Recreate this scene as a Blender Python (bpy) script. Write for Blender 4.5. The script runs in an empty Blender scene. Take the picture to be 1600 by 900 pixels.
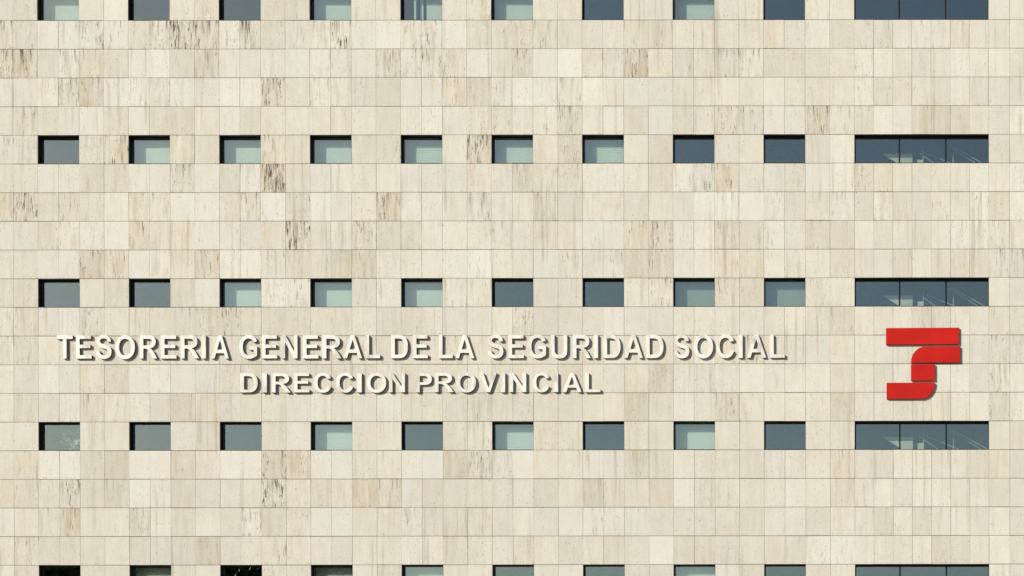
import bpy, bmesh, math, random
from mathutils import Vector, Matrix

random.seed(11)
scene = bpy.context.scene
C = scene.collection

# ------------------------------------------------------------------ camera
cam_d = bpy.data.cameras.new('camera')
cam = bpy.data.objects.new('camera', cam_d)
C.objects.link(cam)
cam.location = (9.92, -43.0, 1.6)
cam.rotation_euler = (math.pi / 2 - 0.0033401, 0.0013692, -0.0006404)
cam_d.sensor_fit = 'HORIZONTAL'
cam_d.sensor_width = 36.0
cam_d.lens = 60.325
cam_d.shift_x = -0.38836          # view camera: the back stays parallel to the facade
cam_d.shift_y = 0.50410
cam_d.clip_end = 2000.0
scene.camera = cam

# ------------------------------------------------------------------ sky, sun, exposure
TO_SUN = Vector((-1.14, -1.0, 0.78)).normalized()
world = bpy.data.worlds.new('World')
scene.world = world
world.use_nodes = True
sky = world.node_tree.nodes.new('ShaderNodeTexSky')
sky.sky_type = 'NISHITA'
sky.sun_disc = False
sky.sun_elevation = math.asin(TO_SUN.z)
sky.sun_rotation = math.atan2(TO_SUN.x, TO_SUN.y) % (2 * math.pi)
sky.air_density = 1.0
sky.dust_density = 1.0
bg = world.node_tree.nodes['Background']
bg.inputs['Strength'].default_value = 0.061
world.node_tree.links.new(sky.outputs['Color'], bg.inputs['Color'])
sun_d = bpy.data.lights.new('sun', 'SUN')
sun_d.energy = 4.2
sun_d.angle = math.radians(0.53)
sun_d.color = (1.0, 0.955, 0.885)
sun = bpy.data.objects.new('sun', sun_d)
C.objects.link(sun)
sun.rotation_euler = TO_SUN.to_track_quat('Z', 'Y').to_euler()
sun.location = (-40, -30, 40)
vs = scene.view_settings
vs.view_transform = 'Standard'
vs.look = 'None'
vs.gamma = 1.0
vs.use_curve_mapping = False
vs.exposure = 0.31
scene.cycles.max_bounces = 6
scene.cycles.diffuse_bounces = 3
scene.cycles.glossy_bounces = 3

# ------------------------------------------------------------------ helpers
def tag(o, label=None, cat=None, group=None, kind=None):
    if label: o['label'] = label
    if cat: o['category'] = cat
    if group: o['group'] = group
    if kind: o['kind'] = kind
    return o

def link(name, data, mat=None, parent=None, loc=None):
    o = bpy.data.objects.new(name, data)
    C.objects.link(o)
    if mat is not None and data is not None and not data.materials:
        data.materials.append(mat)
    if parent is not None: o.parent = parent
    if loc is not None: o.location = loc
    return o

def add_box(bm, x0, x1, y0, y1, z0, z1):
    v = [bm.verts.new(p) for p in ((x0, y0, z0), (x1, y0, z0), (x1, y1, z0), (x0, y1, z0),
                                   (x0, y0, z1), (x1, y0, z1), (x1, y1, z1), (x0, y1, z1))]
    for f in ((0, 1, 5, 4), (1, 2, 6, 5), (2, 3, 7, 6), (3, 0, 4, 7), (4, 5, 6, 7), (3, 2, 1, 0)):
        bm.faces.new([v[i] for i in f])

def add_tube(bm, a, b, r0, r1=None, n=8):
    a, b = Vector(a), Vector(b)
    r1 = r0 if r1 is None else r1
    d = (b - a).normalized()
    s = d.orthogonal().normalized(); t = d.cross(s)
    ra = [bm.verts.new(a + (s * math.cos(i * 2 * math.pi / n) + t * math.sin(i * 2 * math.pi / n)) * r0) for i in range(n)]
    rb = [bm.verts.new(b + (s * math.cos(i * 2 * math.pi / n) + t * math.sin(i * 2 * math.pi / n)) * r1) for i in range(n)]
    for i in range(n):
        bm.faces.new((ra[i], ra[(i + 1) % n], rb[(i + 1) % n], rb[i]))
    bm.faces.new(ra[::-1]); bm.faces.new(rb)

def mesh_from(bm, name, smooth=False):
    bmesh.ops.recalc_face_normals(bm, faces=bm.faces)
    me = bpy.data.meshes.new(name)
    bm.to_mesh(me); bm.free()
    if smooth:
        for p in me.polygons: p.use_smooth = True
    return me

def box_mesh(name, *a):
    bm = bmesh.new(); add_box(bm, *a); return mesh_from(bm, name)

class NT:
    """little node-tree writer"""
    def __init__(self, name):
        self.m = bpy.data.materials.new(name)
        self.m.use_nodes = True
        self.t = self.m.node_tree
        self.b = self.t.nodes['Principled BSDF']
        self.out = self.t.nodes['Material Output']
    def n(self, typ, **kw):
        nd = self.t.nodes.new(typ)
        for k, v in kw.items(): setattr(nd, k, v)
        return nd
    def put(self, sock, v):
        if isinstance(v, bpy.types.NodeSocket): self.t.links.new(v, sock)
        else: sock.default_value = v
    def math(self, op, a, b=0.0, c=0.0, clamp=False):
        nd = self.n('ShaderNodeMath', operation=op, use_clamp=clamp)
        self.put(nd.inputs[0], a); self.put(nd.inputs[1], b); self.put(nd.inputs[2], c)
        return nd.outputs[0]
    def mul(self, a, b): return self.math('MULTIPLY', a, b)
    def add(self, a, b): return self.math('ADD', a, b)
    def sub(self, a, b): return self.math('SUBTRACT', a, b)
    def step(self, x, lo, hi):
        """smooth step of x between lo and hi"""
        nd = self.n('ShaderNodeMapRange', interpolation_type='SMOOTHSTEP')
        self.put(nd.inputs['Value'], x); self.put(nd.inputs['From Min'], lo); self.put(nd.inputs['From Max'], hi)
        return nd.outputs['Result']
    def scaled(self, vec, s):
        nd = self.n('ShaderNodeVectorMath', operation='MULTIPLY')
        self.put(nd.inputs[0], vec); nd.inputs[1].default_value = s
        return nd.outputs[0]
    def noise(self, vec, s, detail=2.0, rough=0.55, dist=0.0):
        nd = self.n('ShaderNodeTexNoise')
        self.put(nd.inputs['Vector'], self.scaled(vec, s))
        nd.inputs['Scale'].default_value = 1.0
        nd.inputs['Detail'].default_value = detail
        nd.inputs['Roughness'].default_value = rough
        nd.inputs['Distortion'].default_value = dist
        return nd.outputs[0]
    def mix(self, f, a, b):
        nd = self.n('ShaderNodeMix', data_type='RGBA')
        self.put(nd.inputs[0], f)
        self.put(nd.inputs[6], a if isinstance(a, bpy.types.NodeSocket) else (*a, 1))
        self.put(nd.inputs[7], b if isinstance(b, bpy.types.NodeSocket) else (*b, 1))
        return nd.outputs[2]
    def color(self, c): self.put(self.b.inputs['Base Color'], c if isinstance(c, bpy.types.NodeSocket) else (*c, 1))

# ------------------------------------------------------------------ materials
def stone_material():
    k = NT('travertine')
    at = k.n('ShaderNodeAttribute', attribute_name='panel')
    sep = k.n('ShaderNodeSeparateColor')
    k.put(sep.inputs[0], at.outputs['Color'])
    tone, stain, rnd = sep.outputs[0], sep.outputs[1], sep.outputs[2]
    val = at.outputs['Alpha']
    uv = k.n('ShaderNodeUVMap', uv_map='UVMap')
    su = k.n('ShaderNodeSeparateXYZ'); k.put(su.inputs[0], uv.outputs[0])
    u, v = su.outputs[0], su.outputs[1]
    vec = k.n('ShaderNodeCombineXYZ')
    k.put(vec.inputs[0], k.add(u, k.mul(rnd, 61.0)))
    k.put(vec.inputs[1], k.mul(val, 37.0))
    k.put(vec.inputs[2], v)
    vec = vec.outputs[0]
    # a slow sideways wander so that the veins are not ruled lines
    wob = k.noise(vec, (2.0, 1.0, 3.0), 2.0)
    wv = k.n('ShaderNodeCombineXYZ'); k.put(wv.inputs[0], k.mul(k.sub(wob, 0.5), 0.045))
    va = k.n('ShaderNodeVectorMath', operation='ADD'); k.put(va.inputs[0], vec); k.put(va.inputs[1], wv.outputs[0])
    vec = va.outputs[0]
    broad = k.noise(vec, (7.0, 1.0, 0.8), 2.0)
    grain = k.noise(vec, (34.0, 1.0, 2.4), 3.0, 0.6)
    cloud = k.noise(vec, (3.5, 1.0, 3.0), 3.0)
    fine = k.noise(vec, (62.0, 1.0, 26.0), 2.0)
    # cream to tan bed colour
    t = k.add(tone, k.mul(k.sub(broad, 0.5), k.add(0.12, k.mul(k.mul(tone, tone), 4.2))))
    t = k.add(t, k.mul(k.sub(grain, 0.5), k.add(0.06, k.mul(stain, 0.35))))
    t = k.math('ADD', t, k.mul(k.sub(cloud, 0.5), 0.42), clamp=True)
    ramp = k.n('ShaderNodeValToRGB')
    e = ramp.color_ramp.elements
    e[0].position = 0.0; e[0].color = (0.650, 0.640, 0.562, 1)
    e[1].position = 1.0; e[1].color = (0.370, 0.290, 0.185, 1)
    for pos, c in ((0.30, (0.614, 0.574, 0.474, 1)), (0.55, (0.566, 0.505, 0.390, 1)), (0.78, (0.460, 0.395, 0.275, 1))):
        q = ramp.color_ramp.elements.new(pos); q.color = c
    k.put(ramp.inputs[0], t)
    col = ramp.outputs[0]
    # overall lightness of this slab and its fine tooth
    lum = k.add(k.add(0.93, k.mul(val, 0.12)), k.add(k.mul(k.sub(grain, 0.5), 0.13), k.mul(k.sub(fine, 0.5), 0.30)))
    hs = k.n('ShaderNodeHueSaturation'); k.put(hs.inputs['Value'], lum); k.put(hs.inputs['Color'], col)
    col = hs.outputs[0]
    # grey-brown weather veil in vertical bands
    veil = k.mul(k.step(k.noise(vec, (10.0, 1.0, 1.1), 3.0), 0.46, 0.72), k.mul(stain, 0.75))
    col = k.mix(veil, col, (0.32, 0.26, 0.175))
    # long dark streaks in clusters: open travertine veins filled with soot
    cl = k.step(k.noise(vec, (6.0, 3.0, 1.7), 1.0), k.sub(0.545, k.mul(stain, 0.14)), k.sub(0.64, k.mul(stain, 0.14)))
    thr = k.sub(0.622, k.mul(stain, 0.105))
    st = k.step(k.noise(vec, (31.0, 1.0, 3.0), 3.0, 0.70), thr, k.add(thr, 0.07))
    stv = k.mul(k.mul(st, cl), k.math('ADD', 0.18, k.mul(stain, 1.05), clamp=True))
    col = k.mix(k.mul(stv, 1.0), col, (0.115, 0.083, 0.054))
    # scattered pits
    pit = k.step(k.noise(vec, (46.0, 5.0, 14.0), 2.0, 0.6), k.sub(0.665, k.mul(stain, 0.05)), 0.735)
    col = k.mix(k.mul(pit, 0.75), col, (0.12, 0.095, 0.07))
    # dirt that has crept up from the bed joint and along a few head joints
    low = k.step(v, 0.11, 0.0)
    creep = k.mul(k.mul(low, k.step(k.noise(vec, (16.0, 7.0, 1.5), 2.0), 0.52, 0.75)), k.math('ADD', 0.12, k.mul(stain, 0.9), clamp=True))
    col = k.mix(k.mul(creep, 0.8), col, (0.15, 0.12, 0.09))
    edge = k.mul(k.step(v, 0.012, 0.0), 0.35)
    col = k.mix(edge, col, (0.22, 0.18, 0.13))
    # old run-off that crosses the joints: long faint rust-brown trails down the whole wall
    pos = k.n('ShaderNodeNewGeometry').outputs['Position']
    tr = k.mul(k.step(k.noise(pos, (7.5, 1.0, 0.22), 3.0, 0.6), 0.53, 0.68), k.step(k.noise(pos, (0.5, 1.0, 0.55), 2.0), 0.45, 0.60))
    tr = k.mul(tr, k.add(0.25, k.mul(k.noise(vec, (20.0, 1.0, 4.0), 2.0), 0.7)))
    col = k.mix(k.mul(tr, 0.70), col, (0.34, 0.265, 0.165))
    soft = k.noise(pos, (0.30, 1.0, 0.45), 3.0)
    h2 = k.n('ShaderNodeHueSaturation'); k.put(h2.inputs['Value'], k.add(0.93, k.mul(soft, 0.14))); k.put(h2.inputs['Color'], col)
    col = h2.outputs[0]
    # drips that hang from the head joint
    top = k.step(v, 0.30, 0.716)
    dr = k.step(k.noise(vec, (24.0, 9.0, 0.9), 2.0), k.sub(0.69, k.mul(stain, 0.16)), k.sub(0.76, k.mul(stain, 0.16)))
    col = k.mix(k.mul(k.mul(dr, top), k.math('ADD', 0.1, k.mul(stain, 1.1), clamp=True)), col, (0.11, 0.09, 0.07))
    k.color(col)
    k.b.inputs['Roughness'].default_value = 0.82
    k.b.inputs['Specular IOR Level'].default_value = 0.25
    bp = k.n('ShaderNodeBump')
    bp.inputs['Strength'].default_value = 0.35
    bp.inputs['Distance'].default_value = 0.004
    k.put(bp.inputs['Height'], k.sub(k.add(k.mul(grain, 0.5), k.mul(fine, 0.5)), k.mul(stv, 0.8)))
    k.put(k.b.inputs['Normal'], bp.outputs[0])
    return k.m

def plain(name, c, rough=0.6, var=0.10, scale=6.0, metal=0.0, spec=0.5, bump=0.0):
    k = NT(name)
    tc = k.n('ShaderNodeTexCoord').outputs['Object']
    n1 = k.noise(tc, (scale, scale, scale), 4.0)
    dark = tuple(x * (1 - var) for x in c); lite = tuple(min(1, x * (1 + var)) for x in c)
    k.color(k.mix(k.step(n1, 0.3, 0.7), dark, lite))
    k.b.inputs['Roughness'].default_value = rough
    k.b.inputs['Metallic'].default_value = metal
    k.b.inputs['Specular IOR Level'].default_value = spec
    if bump:
        bp = k.n('ShaderNodeBump'); bp.inputs['Distance'].default_value = bump
        k.put(bp.inputs['Height'], n1); k.put(k.b.inputs['Normal'], bp.outputs[0])
    return k.m

def letter_material():
    k = NT('cream_letter_paint')
    geo = k.n('ShaderNodeNewGeometry').outputs['Position']
    n1 = k.noise(geo, (9.0, 9.0, 2.2), 4.0)
    n2 = k.noise(geo, (1.3, 1.3, 1.3), 2.0)
    col = k.mix(k.mul(k.step(n1, 0.40, 0.72), k.step(n2, 0.36, 0.58)), (0.76, 0.745, 0.66), (0.48, 0.455, 0.38))
    k.color(col)
    k.b.inputs['Roughness'].default_value = 0.45
    return k.m

def glass_material():
    k = NT('solar_glass')
    k.t.nodes.remove(k.b)
    tr = k.n('ShaderNodeBsdfTransparent'); tr.inputs[0].default_value = (0.94, 0.985, 0.945, 1)
    gl = k.n('ShaderNodeBsdfGlossy'); gl.inputs['Roughness'].default_value = 0.0
    gl.inputs['Color'].default_value = (0.93, 1.0, 0.91, 1)
    lw = k.n('ShaderNodeLayerWeight'); lw.inputs['Blend'].default_value = 0.5
    f = k.add(0.245, k.mul(k.math('POWER', lw.outputs['Facing'], 4.0), 0.7))
    ms = k.n('ShaderNodeMixShader')
    k.put(ms.inputs[0], f)
    k.t.links.new(tr.outputs[0], ms.inputs[1]); k.t.links.new(gl.outputs[0], ms.inputs[2])
    k.t.links.new(ms.outputs[0], k.out.inputs['Surface'])
    return k.m

M = {
    'stone': stone_material(),
    'joint': plain('joint_mortar', (0.10, 0.085, 0.065), 0.9),
    'concrete': plain('concrete', (0.30, 0.29, 0.27), 0.9, bump=0.003),
    'lining': plain('dark_metal', (0.012, 0.0115, 0.011), 0.55, spec=0.3),
    'frame': plain('black_frame', (0.006, 0.006, 0.006), 0.5, spec=0.3),
    'glass': glass_material(),
    'blind': plain('blind_cloth', (0.88, 0.885, 0.86), 0.8, var=0.03),
    'blind_dim': plain('grey_blind_cloth', (0.42, 0.46, 0.42), 0.8, var=0.04),
    'room': plain('room_paint', (0.16, 0.16, 0.15), 0.9),
    'white': plain('white_paint', (0.70, 0.69, 0.60), 0.6, var=0.04),
    'letter': letter_material(),
    'return': plain('letter_return_shade', (0.16, 0.125, 0.105), 0.7),  # letter sides coloured dark brown to deepen the shade beside the strokes
    'red': plain('red_enamel', (0.48, 0.012, 0.007), 0.6, var=0.12, scale=1.7, spec=0.15),
    'red_return_shade': plain('red_return_shade', (0.05, 0.012, 0.010), 0.7),  # shade on the red bars' sides put into a near-black colour
    'paving': plain('paving', (0.22, 0.21, 0.195), 0.9, var=0.18, scale=0.8, bump=0.004),
    'bark': plain('bark', (0.035, 0.028, 0.02), 0.95, var=0.3, scale=9.0, bump=0.01),
    'leaf': plain('tree_leaf', (0.045, 0.065, 0.025), 0.6, var=0.35, scale=1.5),
    'pot_leaf': plain('plant_leaf', (0.58, 0.70, 0.50), 0.5, var=0.3, scale=14.0),
    'pot': plain('terracotta', (0.35, 0.16, 0.09), 0.8),
}

# ------------------------------------------------------------------ setting
gm = bpy.data.meshes.new('ground')
gm.from_pydata([(-900, -900, 0), (900, -900, 0), (900, 900, 0), (-900, 900, 0)], [], [(0, 1, 2, 3)])
tag(link('ground', gm, M['paving']), kind='structure')

# ------------------------------------------------------------------ the building
CH = 0.7168                      # course height
Z0 = 21.088                      # top of course 1
def ztop(r): return Z0 - CH * (r - 1)
PITCH = 2.2704; WIN_W = 1.04; PIER = (PITCH - WIN_W) / 2
def wx(k): return -11.848 + PITCH * k          # left edge of window column k
BIG_X0 = wx(9); BIG_X1 = 11.946
ROW_TOP, ROW_BOTTOM = -8, 29
WIN_ROWS = (-5, 0, 5, 10, 15, 20, 25)

cols = []                                       # (x0, x1, kind, index)
x = wx(-1) - 2 * PIER
cols += [(x, x + PIER, 'pier', -6), (x + PIER, x + 2 * PIER, 'pier', -5)]
i = -4
for kk in range(-1, 9):
    a = wx(kk)
    for x0, x1, kd in ((a, a + WIN_W / 2, 'win'), (a + WIN_W / 2, a + WIN_W, 'win'),
                       (a + WIN_W, a + WIN_W + PIER, 'pier'), (a + WIN_W + PIER, a + PITCH, 'pier')):
        cols.append((x0, x1, kd, i + 2)); i += 1
bw = (BIG_X1 - BIG_X0) / 7
for q in range(7): cols.append((BIG_X0 + q * bw, BIG_X0 + (q + 1) * bw, 'big', 38 + q))
for q in range(8): cols.append((BIG_X1 + q * 0.5216, BIG_X1 + (q + 1) * 0.5216, 'end', 45 + q))
XL, XR = cols[0][0], cols[-1][1]

# tone (0 white .. 9 brown) and stain (0 clean .. 9 sooty) of every slab in the photograph, columns 0..46
TONE = {}
STAIN = {}
def rowdata(r, s):
    t = ''; g = ''
    for tok in s.split():
        if tok == 'ww': t += '..'; g += '..'
        elif tok == 'WW': t += '.' * 7; g += '.' * 7
        else: t += tok[0]; g += tok[1]
    assert len(t) == 47, (r, len(t))
    TONE[r] = t; STAIN[r] = g
rowdata(0, '41 52 ww 51 40 ww 52 53 ww 51 52 ww 51 53 ww 52 64 ww 51 51 ww 40 31 ww 44 40 ww 43 51 WW 40 50')
rowdata(1, '65 43 32 23 36 44 33 36 59 67 33 37 52 23 34 47 22 21 33 25 21 53 43 54 54 42 41 41 53 53 41 51 41 41 71 32 42 41 43 43 32 33 33 62 31 40 40')
rowdata(2, '66 87 31 35 75 52 31 21 52 64 32 31 42 21 22 33 41 55 34 35 54 21 41 64 11 11 52 42 86 62 52 42 46 45 51 51 51 51 43 40 41 41 41 30 40 40 40')
rowdata(3, '31 22 42 45 85 12 34 44 12 21 31 21 67 50 34 34 42 51 31 31 73 63 23 31 22 55 31 41 21 22 51 51 41 41 41 50 50 50 43 43 60 41 41 41 32 40 40')
rowdata(4, '40 54 41 41 31 51 41 51 52 51 31 41 51 51 51 61 50 51 41 32 31 63 42 41 53 45 42 21 60 10 51 32 65 55 20 20 66 54 52 41 31 73 73 72 51 32 32')
rowdata(5, '34 44 ww 44 87 ww 74 51 ww 64 62 ww 61 52 ww 51 78 ww 51 74 ww 51 53 ww 41 51 ww 42 40 WW 40 41')
rowdata(6, '51 51 32 31 61 52 32 21 45 31 31 33 89 51 21 32 51 51 31 31 21 62 42 54 54 53 31 32 42 52 24 25 75 32 32 43 21 31 53 63 51 41 52 41 31 42 32')
rowdata(7, '74 67 51 64 52 41 64 53 21 22 52 65 12 54 21 21 52 97 21 21 51 34 31 42 43 41 42 53 41 42 21 21 13 21 33 31 51 22 50 44 52 41 53 51 33 61 40')
rowdata(8, '21 32 63 53 22 21 65 42 62 32 31 32 62 58 31 43 65 52 53 41 41 42 44 31 52 61 21 21 74 66 21 21 64 61 22 20 62 61 40 41 51 51 40 32 33 43 51')
rowdata(9, '51 51 21 22 75 64 31 32 51 74 33 32 44 53 32 73 74 31 42 42 21 13 51 42 21 43 31 34 62 64 31 30 63 72 30 43 50 62 32 40 63 31 52 60 50 44 34')
rowdata(10, '52 62 ww 51 51 ww 62 31 ww 34 35 ww 33 42 ww 33 43 ww 41 31 ww 41 54 ww 65 53 ww 53 52 WW 40 40')
rowdata(11, '54 64 30 31 44 52 52 52 43 64 65 51 52 52 51 52 41 31 52 41 30 30 42 55 41 40 41 31 30 40 52 41 41 31 41 40 62 63 41 41 42 52 43 42 40 53 43')
rowdata(12, '64 53 52 42 52 43 51 41 52 42 41 52 42 51 52 52 53 42 51 52 63 51 53 52 42 41 51 42 43 52 53 41 63 54 52 41 20 51 41 40 41 42 41 40 31 44 43')
rowdata(13, '41 41 21 21 73 62 31 32 30 20 52 53 50 42 42 52 41 42 51 42 41 52 42 41 51 61 41 30 72 63 30 32 32 30 30 31 40 62 41 32 30 31 31 31 40 44 42')
rowdata(14, '51 62 32 33 73 62 41 41 73 62 41 51 43 31 42 31 30 20 50 50 42 44 53 42 51 50 40 50 62 51 30 50 64 52 50 50 52 63 42 41 41 42 41 41 40 54 43')
rowdata(15, '51 40 ww 41 50 ww 40 41 ww 51 41 ww 51 51 ww 51 43 ww 63 52 ww 50 40 ww 50 41 ww 51 42 WW 50 60')
rowdata(16, '62 74 20 20 62 71 30 20 62 61 20 30 75 75 20 20 52 62 30 10 72 45 33 31 60 50 31 21 73 51 40 41 50 50 41 31 50 72 42 52 41 40 41 41 41 70 40')
rowdata(17, '61 62 52 56 51 72 21 22 60 40 32 51 58 73 62 62 84 74 22 60 51 51 42 30 50 51 63 73 60 70 40 32 62 50 40 31 50 62 44 40 41 40 41 40 41 50 30')
rowdata(18, '40 50 43 85 41 40 44 40 60 50 51 35 51 62 20 20 50 60 24 33 72 62 40 40 31 30 33 32 31 40 40 41 61 50 30 30 50 62 42 52 52 51 42 40 40 40 40')
rowdata(19, '52 74 52 41 50 50 61 41 52 83 40 50 64 62 40 40 50 40 31 31 71 62 51 63 51 51 62 60 41 30 60 60 41 50 60 51 32 33 40 51 40 51 51 50 51 40 40')
rowdata(20, '40 50 ww 40 50 ww 51 50 ww 52 52 ww 40 50 ww 50 42 ww 50 40 ww 50 40 ww 40 50 ww 50 51 WW 40 40')

def slab_params(r, ci):
    if r in TONE and 0 <= ci < 47 and TONE[r][ci] != '.':
        t, s = int(TONE[r][ci]), int(STAIN[r][ci])
    else:
        t = min(8, max(1, int(random.gauss(4.3, 1.5)))); s = max(0, int(random.gauss(1.4, 1.6)))
    tone = 0.02 + (t - 1) / 8 * 0.50 + random.uniform(-0.04, 0.04)
    stain = (s + random.uniform(-0.3, 0.3)) / 9
    return (max(0, tone), max(0.0, min(1, stain)), random.random(), random.random())

building = bpy.data.objects.new('office_building', None)
C.objects.link(building)
building.location = ((XL + XR) / 2, 6.0, 0)
tag(building, 'pale travertine clad office block with rows of small dark square windows', 'building')
BOFF = -building.location

def part(name, me, mat, parent=building, loc=(0, 0, 0)):
    o = link(name, me, mat, parent)
    o.location = Vector(loc) + (BOFF if parent is building else Vector((0, 0, 0)))
    return o

HJ = 0.0058                      # half bed joint
THK = 0.04
def slab_geo(x0, x1, z0, z1):
    """verts of one slab: five faces, front corners a hair proud or shy"""
    gl, gr = random.choice((0.001, 0.002, 0.003, 0.0045)), random.choice((0.001, 0.002, 0.003, 0.0045))
    a, b, c, d = x0 + gl, x1 - gr, z0 + HJ * random.uniform(0.6, 1.35), z1 - HJ * random.uniform(0.6, 1.35)
    off = random.uniform(-0.0028, 0.0028)
    fy = [off + random.uniform(-0.001, 0.001) for _ in range(4)]
    V = [(a, fy[0], c), (b, fy[1], c), (b, fy[2], d), (a, fy[3], d), (a, THK, c), (b, THK, c), (b, THK, d), (a, THK, d)]
    F = [(0, 1, 2, 3), (1, 5, 6, 2), (4, 0, 3, 7), (3, 2, 6, 7), (4, 5, 1, 0)]
    return V, F

def slab_mesh(name, slabs):
    V, F, UV, COL = [], [], [], []
    for (v, f, prm, x0, z0) in slabs:
        n = len(V); V += v
        for q in f:
            F.append([n + i for i in q]); COL += prm
            for i in q: UV += [v[i][0] - x0, v[i][2] - z0]
    me = bpy.data.meshes.new(name)
    me.from_pydata(V, [], F)
    me.uv_layers.new(name='UVMap').data.foreach_set('uv', UV)
    me.attributes.new('panel', 'FLOAT_COLOR', 'FACE').data.foreach_set('color', COL)
    return me

slabs = []
wallV, wallF = [], []
for r in range(ROW_TOP, ROW_BOTTOM + 1):
    zt, zb = ztop(r), ztop(r + 1)
    for (x0, x1, kd, ci) in cols:
        if r in WIN_ROWS and kd in ('win', 'big'): continue
        V, F = slab_geo(x0, x1, zb, zt)
        slabs.append((r, ci, kd, (V, F, slab_params(r, ci), x0, zb)))
        n = len(wallV)
        wallV += [(x0, THK + .006, zb), (x1, THK + .006, zb), (x1, THK + .006, zt), (x0, THK + .006, zt),
                  (x0, 0.30, zb), (x1, 0.30, zb), (x1, 0.30, zt), (x0, 0.30, zt)]
        wallF += [(n, n + 1, n + 2, n + 3), (n + 5, n + 4, n + 7, n + 6)]
me = bpy.data.meshes.new('facade_wall'); me.from_pydata(wallV, [], wallF)
wall = part('facade_wall', me, M['joint'])
wall_par = wall

# the slabs that show largest are single objects, the others one joined part
def showing(s):
    r, ci, kd, g = s
    inframe = 1 <= r <= 19 and 1 <= ci <= 45
    w = 0.615 if kd == 'pier' else 0.5
    d = Vector((g[3], 0, g[4])) - cam.location
    return (inframe, kd == 'pier', -d.length)
order = sorted(slabs, key=showing, reverse=True)
single, rest = order[:300], order[300:]
for (r, ci, kd, g) in single:
    x0, zb = g[3], g[4]
    o = link('stone_panel', slab_mesh('stone_panel', [g]), M['stone'], wall)
me = slab_mesh('stone_panel', [g for (_, _, _, g) in rest])
tag(link('stone_panel', me, M['stone'], wall), kind='stuff')

# plinth, flanks, back, roof, floors
part('plinth', box_mesh('plinth', XL, XR, -0.03, 0.045, 0.0, ztop(ROW_BOTTOM + 1) - 0.004), M['concrete'])
ZT = ztop(ROW_TOP)
part('side_wall', box_mesh('side_wall', XL, XL + 0.25, 0.30, 12.0, 0, ZT - .01), M['concrete'])
part('side_wall', box_mesh('side_wall', XR - 0.25, XR, 0.30, 12.0, 0, ZT - .01), M['concrete'])
part('rear_wall', box_mesh('rear_wall', XL + .25, XR - .25, 11.75, 12.0, 0, ZT - .02), M['concrete'])
part('roof', box_mesh('roof', XL - .02, XR + .02, 0.05, 12.05, ZT, ZT + 0.12), M['concrete'])
for r in WIN_ROWS:
    zs = ztop(r + 1) - 1.05
    part('floor_slab', box_mesh('floor_slab', XL + .25, XR - .25, 0.302, 11.75, zs - 0.35, zs), M['room'])
part('partition_wall', box_mesh('partition_wall', XL + .25, XR - .25, 5.0, 5.1, 0.01, ZT - .03), M['room'])
part('stairwell_wall', box_mesh('stairwell_wall', BIG_X0 - .55, BIG_X0 - .45, 0.31, 5.0, 0.01, ZT - .03), M['room'])

# ------------------------------------------------------------------ windows
GLASS_Y = 0.150
def lining_mesh(name, w, h, t=0.012):
    bm = bmesh.new()
    y0, y1 = 0.004, 0.31
    add_box(bm, 0.001, t, y0, y1, 0.001, h - 0.001)
    add_box(bm, w - 0.004, w - 0.001, y0, y1, 0.001, h - 0.001)
    add_box(bm, t, w - 0.004, y0, y1, 0.001, t)
    add_box(bm, t, w - 0.004, y0, y1, h - t, h - 0.001)
    return mesh_from(bm, name)
def ring_mesh(name, w, h, e, y0, y1, o=0.0125, top=0.02):
    bm = bmesh.new()
    add_box(bm, o, o + e, y0, y1, o, h - o)
    add_box(bm, w - 0.010, w - 0.0045, y0, y1, o, h - o)
    add_box(bm, o + e, w - 0.010, y0, y1, o, o + e)
    add_box(bm, o + e, w - 0.010, y0, y1, h - o - top, h - o)
    return mesh_from(bm, name)
def blind_mesh(name, x0, x1, z0, z1):
    """venetian blind, slats closed: a saw-toothed sheet with a head rail"""
    bm = bmesh.new()
    n = max(2, round((z1 - z0) / 0.05)); dz = (z1 - z0) / n
    for i in range(n):
        a = z0 + i * dz
        p = [(x0, 0.000, a - 0.004), (x1, 0.000, a - 0.004), (x1, 0.009, a + dz), (x0, 0.009, a + dz),
             (x0, 0.002, a - 0.004), (x1, 0.002, a - 0.004), (x1, 0.011, a + dz), (x0, 0.011, a + dz)]
        v = [bm.verts.new(q) for q in p]
        for f in ((0, 1, 2, 3), (5, 4, 7, 6), (0, 4, 5, 1), (3, 2, 6, 7), (0, 3, 7, 4), (1, 5, 6, 2)):
            bm.faces.new([v[j] for j in f])
    return mesh_from(bm, name)

small_lining = lining_mesh('window', WIN_W, CH)
small_frame = ring_mesh('frame', WIN_W, CH, 0.014, 0.130, 0.190)
small_pane = box_mesh('pane', 0.027, WIN_W - 0.0105, GLASS_Y, GLASS_Y + 0.008, 0.027, CH - 0.033)
full_blind = blind_mesh('blind', 0.03, WIN_W - 0.03, 0.03, CH - 0.03)
high_blind = blind_mesh('blind', 0.03, WIN_W - 0.03, 0.10, CH - 0.03)
low_blind = blind_mesh('blind', 0.03, WIN_W - 0.03, 0.03, 0.58)
part_blind = blind_mesh('blind', 0.58, WIN_W - 0.03, 0.03, CH - 0.03)
strip_blind = blind_mesh('blind', 0.42, 0.50, 0.03, CH - 0.03)

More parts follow.
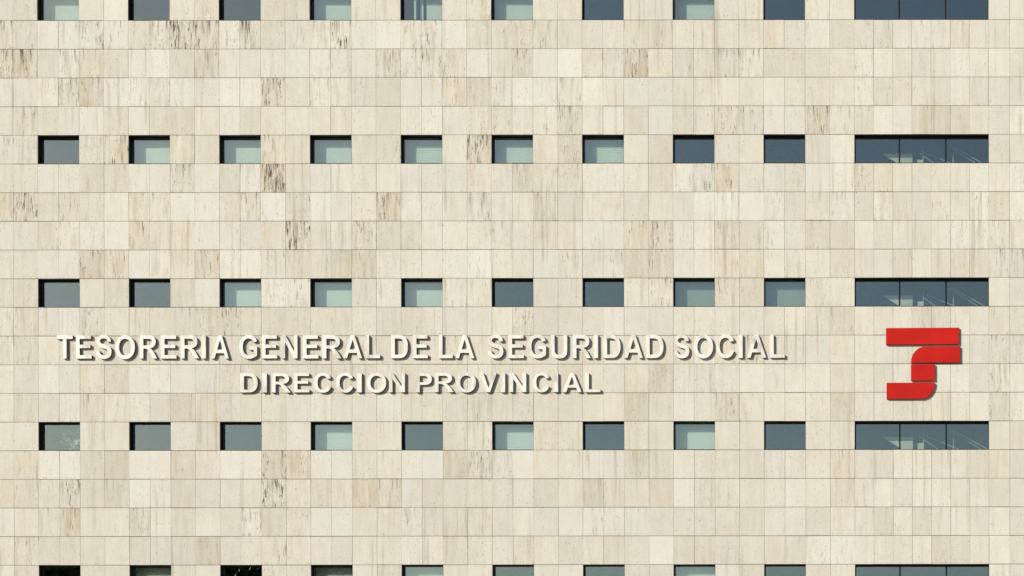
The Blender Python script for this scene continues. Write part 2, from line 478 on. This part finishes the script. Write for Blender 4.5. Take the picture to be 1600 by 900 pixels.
# B drawn blind, H drawn nearly to the sill, G greyer blind, . none, P plant, S half drawn beside a post
BL = {-5: '..B.B.BB..', 0: '.B..BSB.B.', 5: '..BBBBBB..', 10: '...HBB..GG', 15: '..' + '.' + '.B.B.B.', 20: '..B.BB..B.', 25: '.' * 10}
for r in WIN_ROWS:
    zb = ztop(r + 1)
    for kk in range(-1, 9):
        w = part('window', small_lining, M['lining'], loc=(wx(kk), 0, zb))
        part('frame', small_frame, M['frame'], w)
        part('pane', small_pane, M['glass'], w)
        c = BL[r][kk + 1]
        if c in 'BHGS':
            w['label'] = {'B': 'small window with a pale drawn blind', 'H': 'small window with pale blind drawn almost to the sill',
                          'G': 'small window with a greyer drawn blind', 'S': 'small window with half drawn blind beside a pale post'}[c]
            b = {'B': full_blind, 'H': high_blind, 'G': full_blind, 'S': part_blind}[c]
            if c == 'G':
                b = b.copy(); b.materials.clear(); b.materials.append(M['blind_dim'])
            part('blind', b, M['blind'], w, (0, 0.268, 0))
            if c == 'S':
                part('blind', strip_blind, M['blind'], w, (0, 0.269, 0))
                part('post', box_mesh('post', 0.29, 0.345, 0.175, 0.190, 0.03, CH - 0.03), M['white'], w)
        else:
            w['label'] = 'small dark window without a blind'

BW = BIG_X1 - BIG_X0
big_lining = lining_mesh('window', BW, CH)
big_frame = ring_mesh('frame', BW, CH, 0.016, 0.130, 0.190, top=0.034)
mx = (9.712 - BIG_X0, 10.879 - BIG_X0)
mullion = box_mesh('mullion', -0.02, 0.02, 0.120, 0.195, 0.029, CH - 0.047)
panes = []
ed = (0.0287, mx[0] - 0.0205, mx[0] + 0.0205, mx[1] - 0.0205, mx[1] + 0.0205, BW - 0.0105)
for q in range(3):
    panes.append(box_mesh('pane', ed[2 * q], ed[2 * q + 1], GLASS_Y, GLASS_Y + 0.008, 0.029, CH - 0.047))
def prism(name, pts, y0, y1):
    bm = bmesh.new()
    a = [bm.verts.new((p[0], y0, p[1])) for p in pts]; b = [bm.verts.new((p[0], y1, p[1])) for p in pts]
    bm.faces.new(a); bm.faces.new(b[::-1])
    for i in range(len(pts)):
        j = (i + 1) % len(pts); bm.faces.new((a[i], b[i], b[j], a[j]))
    return mesh_from(bm, name)
ZB15 = ztop(16)
X_, Z_ = BIG_X0, ZB15 + 0.027
def rel(*pts): return [(a - X_, b - Z_) for a, b in pts]
stair_side = prism('stair_side', rel((9.28, 10.78), (10.04, 10.78), (10.04, 9.9), (9.95, 9.9), (9.95, 10.36)), 0.50, 0.57)
stair_block = prism('newel_panel', rel((10.15, 10.63), (10.31, 10.63), (10.31, 9.9), (10.15, 9.9)), 0.50, 0.55)
def bar_mesh(name, bars, y, r):
    bm = bmesh.new()
    for (a, b, c, d) in bars: add_tube(bm, (a - X_, y, b - Z_), (c - X_, y, d - Z_), r, n=6)
    return mesh_from(bm, name)
rails = [bar_mesh('handrail', [q], y, rr) for q, y, rr in (
    ((10.20, 10.80, 11.25, 10.06), 0.47, 0.008), ((10.38, 10.81, 11.90, 10.20), 0.53, 0.008),
    ((10.95, 11.02, 12.50, 10.15), 0.49, 0.009), ((10.95, 10.97, 12.40, 10.10), 0.53, 0.007))]
posts = [bar_mesh('baluster', [q], y, 0.011) for q, y in (((10.31, 10.86, 10.31, 9.9), 0.48), ((11.07, 10.82, 11.07, 9.9), 0.48))]
for r in WIN_ROWS:
    zb = ztop(r + 1)
    w = part('window', big_lining, M['lining'], loc=(BIG_X0, 0, zb))
    w['label'] = 'wide three-pane strip window of the stairwell'
    part('frame', big_frame, M['frame'], w)
    for m in mx: part('mullion', mullion, M['frame'], w, (m, 0, 0))
    for p in panes: part('pane', p, M['glass'], w)
    if r not in (5, 10, 15): continue
    s = part('staircase', stair_side, M['white'], loc=(BIG_X0, 0, zb))
    s['label'] = 'white stair flank and rails seen through the strip window'
    part('newel_panel', stair_block, M['white'], s)
    for p in rails: part('handrail', p, M['white'], s)
    for p in posts: part('baluster', p, M['white'], s)

# ------------------------------------------------------------------ raised lettering
GLYPH = {  # outline first, then holes; q marks a quadratic curve with its control point
 'T': ["479 0 479 1218 44 1218 44 1466 1209 1466 1209 1218 775 1218 775 0"],
 'E': ["149 0 149 1466 1236 1466 1236 1218 445 1218 445 893 1181 893 1181 646 445 646 445 247 1264 247 1264 0"],
 'L': ["157 0 157 1466 453 1466 453 247 1189 247 1189 0"],
 'I': ["140 0 140 1466 436 1466 436 0"],
 'N': ["152 0 152 1466 440 1466 1040 487 1040 1466 1315 1466 1315 0 1018 0 427 956 427 0"],
 'A': ["1471 0 1149 0 1021 333 435 333 314 0 0 0 571 1466 884 1466", "926 580 724 1124 526 580"],
 'V': ["523 0 -1 1466 320 1466 691 381 1050 1466 1364 1466 839 0"],
 'D': ["148 1466 689 1466 q 872 1466 968 1438 q 1097 1400 1189 1303 q 1281 1206 1329 1065 q 1377 925 1377 719 q 1377 538 1332 407 q 1277 247 1175 148 q 1098 73 967 31 q 869 0 705 0 148 0",
       "444 1218 444 247 665 247 q 789 247 844 261 q 916 279 963 322 q 1011 365 1041 463 q 1071 562 1071 732 q 1071 902 1041 993 q 1011 1084 957 1135 q 903 1186 820 1204 q 758 1218 577 1218"],
 'C': ["1087 539 1374 448 q 1308 208 1154 91 q 1001 -25 765 -25 q 473 -25 285 174 q 97 374 97 720 q 97 1086 286 1288 q 475 1491 783 1491 q 1052 1491 1220 1332 q 1320 1238 1370 1062 1077 992 q 1051 1106 968 1172 q 886 1238 768 1238 q 605 1238 503 1121 q 402 1004 402 742 q 402 464 502 346 q 602 228 762 228 q 880 228 965 303 q 1050 378 1087 539"],
 'G': ["831 539 831 786 1469 786 1469 202 q 1376 112 1199 43 q 1023 -25 842 -25 q 612 -25 441 71 q 270 168 184 347 q 98 527 98 738 q 98 967 194 1145 q 290 1323 475 1418 q 616 1491 826 1491 q 1099 1491 1252 1376 q 1406 1262 1450 1060 1156 1005 q 1125 1113 1039 1175 q 954 1238 826 1238 q 632 1238 517 1115 q 403 992 403 750 q 403 489 519 358 q 635 228 823 228 q 916 228 1009 264 q 1103 301 1170 353 1170 539"],
 'S': ["74 477 362 505 q 388 360 467 292 q 547 224 682 224 q 825 224 897 284 q 970 345 970 426 q 970 478 939 514 q 909 551 833 578 q 781 596 596 642 q 358 701 262 787 q 127 908 127 1082 q 127 1194 190 1291 q 254 1389 373 1440 q 493 1491 662 1491 q 938 1491 1077 1370 q 1217 1249 1224 1047 928 1034 q 909 1147 846 1196 q 784 1246 659 1246 q 530 1246 457 1193 q 410 1159 410 1102 q 410 1050 454 1013 q 510 966 726 915 q 942 864 1045 809 q 1149 755 1207 660 q 1266 566 1266 427 q 1266 301 1196 191 q 1126 81 998 27 q 870 -26 679 -26 q 401 -26 252 102 q 103 231 74 477"],
 'R': ["150 0 150 1466 773 1466 q 1008 1466 1114 1426 q 1221 1387 1285 1286 q 1349 1185 1349 1055 q 1349 890 1252 782 q 1155 675 962 647 q 1058 591 1120 524 q 1183 457 1289 286 1468 0 1114 0 900 319 q 786 490 744 534 q 702 579 655 595 q 608 612 506 612 446 612 446 0",
       "446 846 665 846 q 878 846 931 864 q 984 882 1014 926 q 1044 970 1044 1036 q 1044 1110 1004 1155 q 965 1201 893 1213 q 857 1218 677 1218 446 1218"],
 'P': ["149 0 149 1466 624 1466 q 894 1466 976 1444 q 1102 1411 1187 1300 q 1272 1190 1272 1015 q 1272 880 1223 788 q 1174 696 1098 643 q 1023 591 945 574 q 839 553 638 553 445 553 445 0",
       "445 1218 445 802 607 802 q 782 802 841 825 q 900 848 933 897 q 967 946 967 1011 q 967 1091 920 1143 q 873 1195 801 1208 q 748 1218 588 1218"],
 'U': ["147 1466 443 1466 443 672 q 443 483 454 427 q 473 337 544 282 q 616 228 740 228 q 866 228 930 279 q 994 331 1007 406 q 1020 481 1020 655 1020 1466 1316 1466 1316 696 q 1316 432 1292 323 q 1268 214 1203 139 q 1139 64 1031 19 q 923 -25 749 -25 q 539 -25 430 23 q 322 72 259 149 q 196 227 176 311 q 147 435 147 678"],
}
def ellipse(cx, cy, rx, ry, n=48, e=2.12):
    o = []
    for i in range(n):
        a = 2 * math.pi * i / n; c, s = math.cos(a), math.sin(a)
        o.append((cx + rx * math.copysign(abs(c) ** (2 / e), c), cy + ry * math.copysign(abs(s) ** (2 / e), s)))
    return o
def glyph_loops(ch):
    if ch == 'O':
        return [ellipse(798, 733, 710, 758), ellipse(798, 733, 405, 502)]
    out = []
    for s in GLYPH[ch]:
        tk = s.split(); p = []; i = 0
        while i < len(tk):
            if tk[i] == 'q':
                c = (float(tk[i + 1]), float(tk[i + 2])); e = (float(tk[i + 3]), float(tk[i + 4])); a = p[-1]
                for j in range(1, 6):
                    t = j / 5
                    p.append(tuple((1 - t) ** 2 * a[m] + 2 * t * (1 - t) * c[m] + t * t * e[m] for m in (0, 1)))
                i += 5
            else:
                p.append((float(tk[i]), float(tk[i + 1]))); i += 2
        if (p[0][0] - p[-1][0]) ** 2 + (p[0][1] - p[-1][1]) ** 2 < 4: p.pop()
        out.append(p)
    return out
def letter_mesh(ch, width, height, thick):
    loops = glyph_loops(ch)
    xs = [p[0] for p in loops[0]]; x0, x1 = min(xs), max(xs)
    OFS = 0.006                                  # the strokes are a little lighter than the drawn outlines
    sx, sz = (width + 2 * OFS) / (x1 - x0), (height + 2 * OFS) / 1466.0
    cu = bpy.data.curves.new('letter', 'CURVE'); cu.dimensions = '2D'; cu.fill_mode = 'BOTH'
    cu.extrude = thick / 2 - 0.002; cu.bevel_depth = 0.002; cu.bevel_resolution = 0; cu.offset = -0.002 - OFS
    for lp in loops:
        sp = cu.splines.new('POLY'); sp.points.add(len(lp) - 1); sp.use_cyclic_u = True
        for q, p in zip(sp.points, lp): q.co = ((p[0] - x0) * sx - OFS, p[1] * sz - OFS, 0, 1)
    tmp = bpy.data.objects.new('letter', cu)
    C.objects.link(tmp)
    dg = bpy.context.evaluated_depsgraph_get()
    me = bpy.data.meshes.new_from_object(tmp.evaluated_get(dg), depsgraph=dg)
    bpy.data.objects.remove(tmp); bpy.data.curves.remove(cu)
    me.transform(Matrix.Rotation(math.pi / 2, 4, 'X'))
    me.name = 'letter'
    me.materials.clear()
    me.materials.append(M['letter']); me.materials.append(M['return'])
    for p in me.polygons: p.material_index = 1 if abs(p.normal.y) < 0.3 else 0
    return me
LINE1 = [('T', -11.357, -10.957), ('E', -10.876, -10.487), ('S', -10.375, -9.986), ('O', -9.895, -9.404), ('R', -9.282, -8.844), ('E', -8.761, -8.364), ('R', -8.255, -7.796), ('I', -7.731, -7.628), ('A', -7.5, -7.052), ('G', -6.796, -6.349), ('E', -6.232, -5.845), ('N', -5.731, -5.341), ('E', -5.206, -4.818), ('R', -4.717, -4.237), ('A', -4.194, -3.725), ('L', -3.645, -3.277), ('D', -2.998, -2.579), ('E', -2.456, -2.085), ('L', -1.808, -1.461), ('A', -1.4, -0.919), ('S', -0.583, -0.194), ('E', -0.071, 0.318), ('G', 0.419, 0.874), ('U', 0.995, 1.405), ('R', 1.539, 1.998), ('I', 2.067, 2.173), ('D', 2.306, 2.734), ('A', 2.816, 3.296), ('D', 3.368, 3.808), ('S', 4.067, 4.456), ('O', 4.559, 5.048), ('C', 5.12, 5.572), ('I', 5.687, 5.789), ('A', 5.887, 6.378), ('L', 6.47, 6.838)]
LINE2 = [('D', -6.776, -6.337), ('I', -6.225, -6.108), ('R', -5.989, -5.509), ('E', -5.439, -5.045), ('C', -4.932, -4.503), ('C', -4.38, -3.951), ('I', -3.849, -3.737), ('O', -3.615, -3.122), ('N', -3.052, -2.653), ('P', -2.377, -1.983), ('R', -1.913, -1.433), ('O', -1.37, -0.879), ('V', -0.788, -0.359), ('I', -0.256, -0.151), ('N', -0.042, 0.377), ('C', 0.54, 0.953), ('I', 1.067, 1.173), ('A', 1.281, 1.761), ('L', 1.841, 2.232)]
LT = 0.058
for line, zb, h, lab in ((LINE1, 12.622, 0.578, 'long upper line of raised cream capitals on the travertine wall'),
                         (LINE2, 11.771, 0.479, 'shorter lower line of raised cream capitals on the travertine wall')):
    root = bpy.data.objects.new('wall_lettering', None)
    C.objects.link(root)
    root.location = ((line[0][1] + line[-1][2]) / 2, 0, zb)
    tag(root, lab, 'sign')
    for ch, x0, x1 in line:
        o = link('letter', letter_mesh(ch, x1 - x0, h, LT), M['letter'], root)
        o.location = (x0 - root.location.x, -0.002 - LT / 2, random.uniform(-0.003, 0.003))
        o.rotation_euler = (0, math.radians(random.uniform(-0.35, 0.35)), 0)
        o['label'] = 'raised cream capital ' + ch

# ------------------------------------------------------------------ red emblem
emblem = bpy.data.objects.new('red_emblem', None)
C.objects.link(emblem)
emblem.location = (10.3, 0, 11.594)
tag(emblem, 'red emblem of four stacked bars with two rounded corners, right of the lettering', 'emblem')
def arc(cx, cz, rx, rz, a0, a1, n=14):
    return [(cx + rx * math.cos(math.radians(a0 + (a1 - a0) * i / n)), cz + rz * math.sin(math.radians(a0 + (a1 - a0) * i / n))) for i in range(n + 1)]
bars = (
    ([(9.370, 12.947), (11.198, 12.955), (11.198, 13.374), (9.370, 13.362)], 'long straight top bar'),
    ([(9.994, 12.496), (11.226, 12.500), (11.226, 12.904)] + arc(10.36, 12.50, 0.366, 0.402, 90, 176), 'upper bar rounded at its left end'),
    ([(9.993, 12.049), (10.591, 12.049), (10.591, 12.460), (9.993, 12.458)], 'short square middle bar'),
    ([(9.383, 11.594)] + arc(10.25, 11.996, 0.341, 0.402, -90, -2) + [(10.591, 12.000), (9.383, 11.996)], 'bottom bar rounded at its right end'))
for pts, lab in bars:
    me = prism('bar', [(a - 10.3, b - 11.594) for a, b in pts], -0.056, -0.003)
    o = link('bar', me, M['red'], emblem)
    me.materials.append(M['red_return_shade'])
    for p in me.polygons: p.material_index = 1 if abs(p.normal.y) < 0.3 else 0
    o['label'] = lab
    bv = o.modifiers.new('edge', 'BEVEL'); bv.width = 0.003; bv.segments = 1; bv.material = 0; bv.limit_method = 'ANGLE'

# ------------------------------------------------------------------ plant behind a window
zb = ztop(16)
plant = bpy.data.objects.new('potted_plant', None)
C.objects.link(plant)
plant.location = (wx(0) + 0.66, 0.40, zb)
tag(plant, 'pale green leafy pot plant behind the glass of the leftmost window below the lettering', 'plant')
bm = bmesh.new()
add_tube(bm, (0, 0, 0.0), (0, 0, 0.13), 0.06, 0.08, 14)
link('pot', mesh_from(bm, 'pot'), M['pot'], plant)
bm = bmesh.new()
for i in range(34):
    a = random.uniform(0, 2 * math.pi); rr = random.uniform(0.05, 0.27)
    base = Vector((math.cos(a) * rr, math.sin(a) * rr * 0.45, 0.14 + random.uniform(0.02, 0.40)))
    d = Vector((math.cos(a), math.sin(a) - 0.5, random.uniform(-0.2, 1.3))).normalized()
    s = d.cross(Vector((0.2, 1, 0.1))).normalized()
    L = random.uniform(0.10, 0.20); wd = L * 0.33
    p = [base, base + d * L * .45 + s * wd, base + d * L, base + d * L * .45 - s * wd]
    bm.faces.new([bm.verts.new((q.x, max(q.y, -0.19 + 0.02 * random.random()), q.z)) for q in p])
    if i % 2 == 0: add_tube(bm, (0, 0, 0.12), (base.x, max(base.y, -0.17), base.z), 0.004, 0.003, 4)
link('foliage', mesh_from(bm, 'foliage'), M['pot_leaf'], plant)
sill = box_mesh('inner_sill', wx(0), wx(0) + WIN_W, 0.305, 0.60, zb - 0.03, zb - 0.001)
part('inner_sill', sill, M['white'])

# ------------------------------------------------------------------ trees across the forecourt (seen mirrored in the lowest panes)
def tree(loc, h, cr, cz, n, label):
    root = bpy.data.objects.new('broadleaf_tree', None)
    C.objects.link(root); root.location = loc
    tag(root, label, 'tree', 'trees on the forecourt')
    bm = bmesh.new()
    add_tube(bm, (0, 0, 0), (0.1, 0, cz * 0.55), 0.26, 0.18, 10)
    tips = []
    for i in range(12):
        a = i * 2.4; b0 = Vector((0.1, 0, cz * random.uniform(0.4, 0.56)))
        d = Vector((math.cos(a) * random.uniform(.4, .95) * cr, math.sin(a) * random.uniform(.4, .95) * cr, random.uniform(0.1, 0.95) * (h - b0.z)))
        m = b0 + d * 0.5 + Vector((0, 0, 0.3))
        add_tube(bm, b0, m, 0.10, 0.06, 6); add_tube(bm, m, b0 + d, 0.06, 0.02, 6)
        tips += [m, b0 + d]
        for j in range(3):
            e = b0 + d + Vector((random.uniform(-1, 1), random.uniform(-1, 1), random.uniform(-.3, 1))) * 1.1
            add_tube(bm, b0 + d * .8, e, 0.022, 0.008, 5); tips.append(e)
    link('trunk', mesh_from(bm, 'trunk'), M['bark'], root)
    V, F = [], []
    for i in range(n):
        if i % 3:
            while True:
                p = Vector((random.uniform(-1, 1), random.uniform(-1, 1), random.uniform(-1, 1)))
                if p.length < 1 and p.length > 0.25: break
            lump = 0.82 + 0.18 * math.sin(5 * p.x + 2) * math.cos(4 * p.z + p.y * 5)
            p = Vector((p.x * cr, p.y * cr, p.z * (h - cz))) * lump + Vector((0, 0, cz))
        else:
            p = random.choice(tips) + Vector((random.gauss(0, .45), random.gauss(0, .45), random.gauss(0, .4)))
        d = Vector((random.gauss(0, 1), random.gauss(0, 1), random.gauss(0, .6))).normalized()
        s = d.orthogonal().normalized(); L = random.uniform(0.20, 0.34)
        b = len(V)
        V += [p - d * L, p + s * L * .6, p + d * L, p - s * L * .6]
        F.append((b, b + 1, b + 2, b + 3))
    me = bpy.data.meshes.new('crown'); me.from_pydata(V, [], F)
    link('crown', me, M['leaf'], root)
tree((-20.3, -20.0, 0), 12.9, 4.3, 8.6, 17000, 'dense dark tree mirrored in the lowest window at the left')
tree((-12.9, -20.6, 0), 12.4, 3.9, 8.4, 17000, 'dense dark tree mirrored in the lowest windows left of centre')
